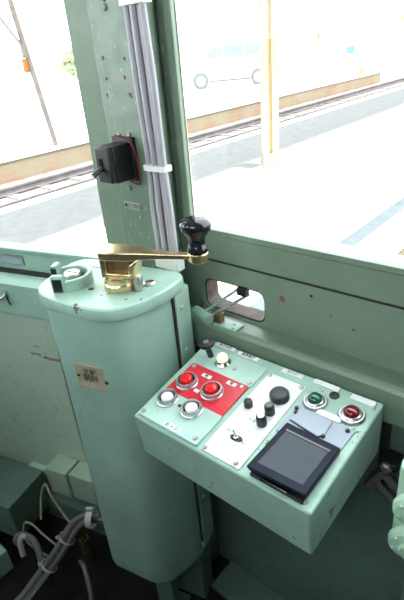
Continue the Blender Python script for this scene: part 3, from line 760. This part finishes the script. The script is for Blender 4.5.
base_pts = [(-.872, .452, .262), (-.905, .432, .262), (-.935, .402, .235), (-.955, .350, .170), (-.985, .285, .095), (-1.005, .215, .045), (-1.03, .10, .022), (-1.10, -.12, .018)]
labs = ('topmost grey cable of the thick bundle by the pedestal foot', 'grey cable on the left side of the floor bundle', 'grey cable on the right side of the floor bundle', 'dark cable lying underneath the floor bundle', 'grey cable in the middle of the floor bundle')
offs = ((0, 0, .013), (-.012, -.004, .002), (.012, .005, .002), (0, 0, -.007), (.003, 0, .004)); rads = (.0078, .0082, .0082, .007, .0075)
for k in range(5):
    bm = bm_(); tube(bm, [V(p) + V(offs[k]) + V((random.uniform(-.002, .002), random.uniform(-.002, .002), 0)) for p in base_pts], rads[k], 10)
    tag(obj('floor_cable', bm, 'cable_dark' if k == 3 else 'cable_floor', smooth=60), labs[k], 'cable', 'cables of the floor bundle')
def band(p, t, r, w, name, mat, label, cat, group=None):
    t = V(t).normalized(); a = t.cross(V((0, 0, 1))).normalized(); b = t.cross(a)
    bm = bm_(); mm = frame(V(p), a, b, t)
    lathe(bm, [(r, -w), (r + .002, -w), (r + .002, w), (r, w), (r, -w)], mm, 20)
    box(bm, (-.004, -r - .012, -w), (.004, -r - .001, w), mm)
    return tag(obj(name, bm, mat), label, cat, group)
band((-.895, .438, .265), (-.033, -.02, 0), .026, .009, 'cable_sleeve', 'tie_grey', 'white sleeve where the floor cables enter the pedestal', 'cable sleeve')
band((-.946, .376, .203), (-.02, -.052, -.065), .0225, .003, 'cable_tie', 'tie_grey', 'white tie round the floor cables nearer the pedestal', 'cable tie', 'ties on the floor cables')
band((-.972, .315, .130), (-.03, -.065, -.075), .0225, .003, 'cable_tie', 'tie_grey', 'white tie round the floor cables farther down the bundle', 'cable tie', 'ties on the floor cables')
bm = bm_(); tube(bm, [V(p) for p in ((-1.10, .305, .115), (-1.125, .30, .130), (-1.105, .315, .155), (-1.06, .325, .160), (-1.025, .318, .135), (-1.0, .305, .11))], .0095, 10)
tag(obj('bent_cable', bm, 'cable_floor', smooth=60), 'short grey cable arching over beside the floor bundle', 'cable')
bm = bm_(); tube(bm, [V(p) for p in ((-1.082, .292, .105), (-1.092, .300, .150), (-1.088, .312, .165), (-1.075, .322, .150))], .0085, 10)
tag(obj('hook_clamp', bm, 'tie_grey', smooth=60), 'pale hook shaped clamp over the arching cable', 'clamp')
bm = bm_(); tube(bm, [V(p) for p in ((-.99, .435, .14), (-1.02, .425, .17), (-1.07, .42, .24), (-1.10, .425, .27), (-1.12, .41, .22), (-1.10, .38, .16))], .0035, 8)
tag(obj('wire_loop', bm, 'wire_tan', smooth=60), 'thin tan wire standing up in a loop below the junction boxes', 'wire')
bm = bm_(); tube(bm, [V(p) for p in ((-1.02, .375, .10), (-1.08, .365, .12), (-1.13, .36, .135), (-1.165, .35, .12), (-1.14, .33, .09), (-1.08, .335, .08), (-1.03, .35, .07))], .0033, 8)
tag(obj('wire_loop', bm, 'wire_tan', smooth=60), 'thin tan wire lying in a flat loop behind the cable bundle', 'wire')
bm = bm_(); rod(bm, V((-.985, .44, .10)), V((-.99, .425, .165)), .010, 10); rod(bm, V((-.985, .44, 0)), V((-.985, .44, .10)), .014, 10)
tag(obj('cable_gland', bm, 'brass_dark'), 'small dark gland where the two tan wires meet', 'fitting')
bm = bm_(); tube(bm, [V(p) for p in ((-.93, .385, .10), (-.89, .375, .12), (-.86, .36, .08), (-.845, .345, .02))], .007, 10)
tag(obj('branch_cable', bm, 'cable_dark', smooth=60), 'dark cable branching right from the bundle under the pedestal', 'cable')
bm = bm_(); box(bm, (-.62, .60, 0), (-.42, .70, .018)); tag(obj('floor_plate', bm, 'green_low', bevel=.003), 'dark metal plate on the floor against the front wall', 'plate')

# ------------------------------------------------------------------ outdoors
ZP = -.2; ZB = -.85
bm = bm_(); box(bm, (-300, -60, ZB - .3), (200, 300, ZB)); struct('ground', bm, 'ballast', smooth=0)
bm = bm_(); box(bm, (-5.62, -10, ZB), (-1.36, 17, ZP)); struct('platform', bm, 'platform', smooth=0)
bm = bm_(); box(bm, (-5.58, -10, ZP), (-4.02, 17, ZP + .004)); struct('platform_shade_strip', bm, 'shade_band', smooth=0)  # dark strip laid where the canopy shade falls
bm = bm_(); box(bm, (-1.73, -10, ZP), (-1.59, 17, ZP + .004)); struct('platform_line', bm, 'bluish_line', smooth=0)
bm = bm_(); box(bm, (-1.59, -10, ZP), (-1.40, 17, ZP + .003)); struct('platform_paving', bm, 'paving_pink', smooth=0)
bm = bm_(); box(bm, (-1.44, -10, ZP - .1), (-1.31, 17, ZP + .004)); box(bm, (-5.80, -10, ZP - .14), (-5.56, 17, ZP + .006)); struct('platform_kerb', bm, 'kerb', smooth=0)
bm = bm_(); box(bm, (-1.40, -10, ZB), (-1.355, 17, ZP - .1)); box(bm, (-5.72, -10, ZB), (-5.62, 17, ZP - .14)); struct('platform_face', bm, 'brick', smooth=0)
bm = bm_(); box(bm, (-10.1, -10, ZB - .02), (-9.9, 24.5, -.42)); struct('retaining_wall', bm, 'brick', smooth=0)
bm = bm_(); box(bm, (-300, -60, ZB), (-10.05, 24.5, -.36)); box(bm, (-10.1, -10, -.42), (-9.86, 24.5, -.35)); box(bm, (-300, 24.4, ZB), (-12.2, 300, ZB + .02)); struct('street', bm, 'street', smooth=0)
# canopy over the platform: only its shade reaches the picture
bm = bm_(); box(bm, (-4.05, -10, 2.9), (-2.70, 22, 3.0)); struct('platform_canopy', bm, 'wall_white', smooth=0)
# track
def rail(x, label):
    prof = [(-.06, 0), (.06, 0), (.06, .015), (.012, .03), (.012, .1), (.034, .108), (.034, .14), (-.034, .14), (-.034, .108), (-.012, .1), (-.012, .03), (-.06, .015)]
    bm = bm_(); loft(bm, [[V((x + a, y, ZB + .02 + z)) for a, z in prof] for y in (-6, 45)]); return tag(obj('rail', bm, 'rail', smooth=0), label, 'rail', 'rails of the far track')
rail(-7.79, 'nearer steel rail of the track beyond the platform'); rail(-8.86, 'farther steel rail of the track, next to the brick wall')
bm = bm_(); box(bm, (-9.3, -.11, ZB - .05), (-7.3, .11, ZB + .02)); s0 = tag(obj('sleeper', bm, 'sleeper', smooth=0), 'timber sleeper under the rails of the track beyond the platform', 'sleeper', 'sleepers of the far track')
s0.location.y = -2
for k in range(1, 44):
    c = s0.copy(); COL.objects.link(c); c.location.y = -2 + .72 * k

# cream pillar on the platform
pi = thing('platform_pillar', 'cream steel pillar in a concrete block on the platform', 'pillar', V((-3.81, 5.80, ZP)))
bm = bm_(); m = frame(V((-3.81, 5.80, ZP)), V((.743, .669, 0)), V((-.669, .743, 0)), V((0, 0, 1)))
box(bm, (-.115, -.11, 0), (.105, .11, .215), m); obj('base_block', bm, 'block', pi, bevel=.01)
for s in (-1, 1):
    bm = bm_(); box(bm, (s * .065 - .042, -.07, .215), (s * .065 + .042, .07, 3.1), m); obj('flange', bm, 'cream', pi, smooth=0)
bm = bm_(); box(bm, (-.03, -.02, .215), (.03, .02, 3.1), m); obj('web', bm, 'cream', pi, smooth=0)
# steel post with a stay on the far side
sp = thing('steel_post', 'thin brown steel post with a diagonal stay, seen through the left window', 'post', V((-9.99, 6.45, -.35)))
sm_ = V((-9.99, 6.45, 0))
bm = bm_(); loft(bm, [[V((x0 + a, y0 + b, z)) for a, b in ((-.04, -.04), (.04, -.04), (.04, .04), (-.04, .04))] for x0, y0, z in ((-9.99, 6.45, -.35), (-10.35, 6.09, 4.5))]); obj('shaft', bm, 'post_steel', sp, smooth=0)
bm = bm_(); rod(bm, V((-10.14, 6.29, 1.62)), V((-10.49, 5.87, 2.55)), .035, 8); obj('stay', bm, 'post_steel', sp)
bm = bm_(); box(bm, (-10.19, 6.23, 1.45), (-10.09, 6.33, 1.72)); obj('stay_joint', bm, 'post_steel', sp, smooth=0)
bm = bm_(); box(bm, (-10.20, 6.19, 1.18), (-10.10, 6.31, 1.44)); b = obj('signal_box', bm, 'post_brown', sp, smooth=0); b['label'] = 'small orange brown box'

# the white car on the street
cdir = V((.80, .60, 0)).normalized(); cn = V((-cdir.y, cdir.x, 0))
CO = V((-15.35, 17.9, -.36))
KM = frame(CO, cdir, -cn, V((0, 0, 1)))
car = thing('car', 'white car parked on the street beyond the track', 'car', CO + cdir * 1.6)
bm = bm_()
side = [(-.75, .28), (-.78, .62), (-.70, .88), (-.45, 1.02), (-.05, 1.14), (.55, 1.66), (.9, 1.76), (2.2, 1.78), (2.9, 1.70), (3.25, 1.12), (3.32, .70), (3.28, .30)]
rings = [[KM @ V((x, y, z if z < 1.2 else 1.2 + (z - 1.2) * zs)) for x, z in side] for y, zs in ((0.05, .9), (0, 1), (-1.6, 1), (-1.65, .9))]
loft(bm, [[KM @ V((x, y, z)) for x, z in side] for y in (0.0, -.05, -1.55, -1.6)]); obj('body', bm, 'car', car, bevel=.05, smooth=35)
bm = bm_()
for q in ([(.12, 1.2), (.62, 1.60), (.98, 1.62), (.98, 1.2)], [(1.06, 1.2), (1.06, 1.63), (1.88, 1.64), (1.88, 1.2)], [(1.96, 1.2), (1.96, 1.64), (2.6, 1.6), (2.86, 1.22)]):
    loft(bm, [[KM @ V((x, .006, z)) for x, z in q], [KM @ V((x, -.03, z)) for x, z in q]])
obj('side_window', bm, 'car_glass', car, smooth=0)
for x in (.0, 2.55):
    wm = KM @ Matrix.Translation((x, .02, .33)) @ Matrix.Rotation(R(-90), 4, 'X')
    bm = bm_(); lathe(bm, [(0, -.2), (.33, -.2), (.35, -.16), (.35, -.02), (.33, .0), (.25, .01), (0, .0)], wm, 28); wl = obj('wheel', bm, 'tyre', car)
    bm = bm_(); lathe(bm, [(0, .0), (.22, .0), (.22, .014), (.06, .02), (0, .02)], wm, 24); obj('hub_cap', bm, 'hub', wl)
bm = bm_(); box(bm, (.4, -.02, .24), (2.2, .01, .33), KM); obj('sill', bm, 'tyre', car, smooth=0)
bm = bm_(); box(bm, (.25, .0, 1.12), (.42, .16, 1.26), KM); obj('mirror', bm, 'car', car, bevel=.03)

# distant buildings and trees; leaf colours paled to stand in for glare
def building(x0, y0, x1, y1, h, mat, label, wins):
    t = thing('building', label, 'building', V(((x0 + x1) / 2, (y0 + y1) / 2, -.36)))
    bm = bm_(); box(bm, (x0, y0, ZB), (x1, y1, h)); obj('wall', bm, mat, t, smooth=0)
    for (a, z, w, hh) in wins:
        bm = bm_(); box(bm, (x1 - .05, y0 + a, z), (x1 + .04, y0 + a + w, z + hh)); obj('window', bm, 'car_glass', t, smooth=0)
    bm = bm_(); box(bm, (x0 - .3, y0 - .3, h), (x1 + .3, y1 + .3, h + .25)); obj('roof', bm, 'wall_white', t, smooth=0)
building(-40, 8, -30, 19, 7, 'wall_white', 'low white building behind the steel post', [(2, 1.2, 1.6, 1.4), (6, 1.2, 1.6, 1.4)])
building(-48, 24, -36, 42, 8, 'wall_white', 'long white building behind the parked car', [(6, 1.5, 2, 1.5), (12, 1.5, 2, 1.5)])
building(-40, 62, -26, 84, 9, 'wall_pink', 'pinkish building far down the street', [(4, 2, 2, 2), (10, 2, 2, 2)])
def tree(x, y, h, r, mat, label):
    t = thing('tree', label, 'tree', V((x, y, -.36)))
    bm = bm_(); rod(bm, V((x, y, -.36)), V((x, y, h)), .14, 8); obj('trunk', bm, 'bark', t)
    bm = bm_(); rnd = random.Random(int(x * 10 + y))
    for k in range(260):
        d = V((rnd.gauss(0, 1), rnd.gauss(0, 1), rnd.gauss(0, .8))).normalized() * r * rnd.uniform(.5, 1)
        c = V((x, y, h + r * .5)) + d; s = rnd.uniform(.16, .34) * r
        a = V((rnd.gauss(0, 1), rnd.gauss(0, 1), rnd.gauss(0, 1))).normalized(); b = a.orthogonal().normalized()
        e = a.cross(b)
        vs = [bm.verts.new(c + s * q) for q in (a, b * .6 + e * .1, -a, -b * .6 + e * .1)]; bm.faces.new(vs)
    obj('crown', bm, mat, t, smooth=0)
tree(-24.5, 11.0, 1.0, 1.5, 'leaf', 'leafy green tree left of the steel post')
tree(-25.5, 19.0, .6, 1.0, 'leaf', 'small green tree right of the steel post')
tree(-21, 39.0, 1.6, 1.0, 'leaf2', 'yellow green tree just right of the cream pillar')
tree(-15, 44.0, 1.5, 1.7, 'leaf2', 'yellow green tree far away at the right of the view')
# street furniture on the right
for k, (x, y) in enumerate(((-22, 50), (-20.2, 52), (-18.5, 54))):
    bm = bm_(); rod(bm, V((x, y, -.36)), V((x, y, 6.5)), .09, 8)
    tag(obj('red_pole', bm, 'redpost'), ('reddish pole at the top right, leftmost of three', 'reddish pole at the top right, middle of three', 'reddish pole at the top right, rightmost of three')[k], 'pole', 'reddish poles across the street')
t = thing('street_sign', 'small blue sign on a post across the street', 'sign', V((-14.5, 31, -.36)))
bm = bm_(); rod(bm, V((-14.5, 31, -.36)), V((-14.5, 31, .62)), .04, 8); obj('sign_post', bm, 'wall_white', t)
bm = bm_(); box(bm, (-14.78, 30.94, .20), (-14.22, 31.0, .62)); obj('sign_board', bm, 'blue', t, smooth=0)
bm = bm_(); box(bm, (-10.1, 22.3, -.36), (-9.9, 22.6, -.05)); tag(obj('yellow_marker', bm, 'yellow', smooth=0), 'small yellow block on top of the brick wall', 'marker')
fe = thing('fence', 'pale fence along the far street edge at the right', 'fence', V((-13.2, 30, -.36)))
bm = bm_()
for z in (-.05, .22): box(bm, (-13.25, 26, z), (-13.2, 50, z + .06))
obj('fence_rail', bm, 'fence', fe, smooth=0)
for k in range(13):
    bm = bm_(); box(bm, (-13.27, 26 + 2 * k, -.36), (-13.18, 26.09 + 2 * k, .32)); obj('fence_post', bm, 'fence', fe, smooth=0)

# ------------------------------------------------------------------ light
w = bpy.data.worlds.new('sky'); SC.world = w; w.use_nodes = True
nt = w.node_tree; nt.nodes.clear()
out = nt.nodes.new('ShaderNodeOutputWorld'); bg = nt.nodes.new('ShaderNodeBackground')
bg.inputs[0].default_value = (.90, .96, 1., 1); bg.inputs[1].default_value = 7.3
nt.links.new(bg.outputs[0], out.inputs[0])
sun = bpy.data.lights.new('sun', 'SUN'); sun.energy = 9; sun.angle = R(.6); sun.color = (1, .96, .9)
so = bpy.data.objects.new('sun', sun); COL.objects.link(so)
sd = V((math.cos(R(62)) * .995, math.cos(R(62)) * .05, math.sin(R(62))))
so.rotation_euler = sd.to_track_quat('Z', 'Y').to_euler()
so.location = (10, 0, 20)
# sampling portals in the glazed openings
def portal(c, u, v, w_, h_):
    l = bpy.data.lights.new('portal', 'AREA'); l.shape = 'RECTANGLE'; l.size = w_; l.size_y = h_; l.cycles.is_portal = True
    o = bpy.data.objects.new('window_portal', l); COL.objects.link(o)
    u = V(u).normalized(); v = V(v).normalized(); o.matrix_world = frame(V(c), u, v, u.cross(v))
portal((-.09, .77, 1.575), (1, 0, 0), (0, 0, 1), 1.16, 1.02)
portal(tuple(LW(-.33, -.06, 1.52)), tuple(D), (0, 0, 1), .68, 1.12)
portal((XL - .08, -.045, 1.535), (0, 1, 0), (0, 0, 1), .83, .89)
portal((-.06, -.63, 1.75), (-1, 0, 0), (0, 0, 1), .90, .72)
portal((-1.125, -.63, 1.75), (-1, 0, 0), (0, 0, 1), .57, .72)

# ------------------------------------------------------------------ camera
yaw, pit, rol = R(-42.66), R(27.66), R(-5.242)
fw = V((math.sin(yaw) * math.cos(pit), math.cos(yaw) * math.cos(pit), -math.sin(pit)))
r0 = V((math.cos(yaw), -math.sin(yaw), 0)); u0 = r0.cross(fw)
rr = math.cos(rol) * r0 + math.sin(rol) * u0; uu = -math.sin(rol) * r0 + math.cos(rol) * u0
cam = bpy.data.cameras.new('camera'); co = bpy.data.objects.new('camera', cam); COL.objects.link(co)
co.matrix_world = frame(V((0, 0, 1.4)), rr, uu, -fw)
cam.sensor_fit = 'HORIZONTAL'; cam.sensor_width = 36; cam.lens = 485 / 404 * 36; cam.clip_start = .02; cam.clip_end = 300
SC.camera = co
SC.view_settings.view_transform = 'Standard'; SC.view_settings.look = 'None'
SC.view_settings.exposure = 0; SC.view_settings.gamma = 1; SC.view_settings.use_curve_mapping = False
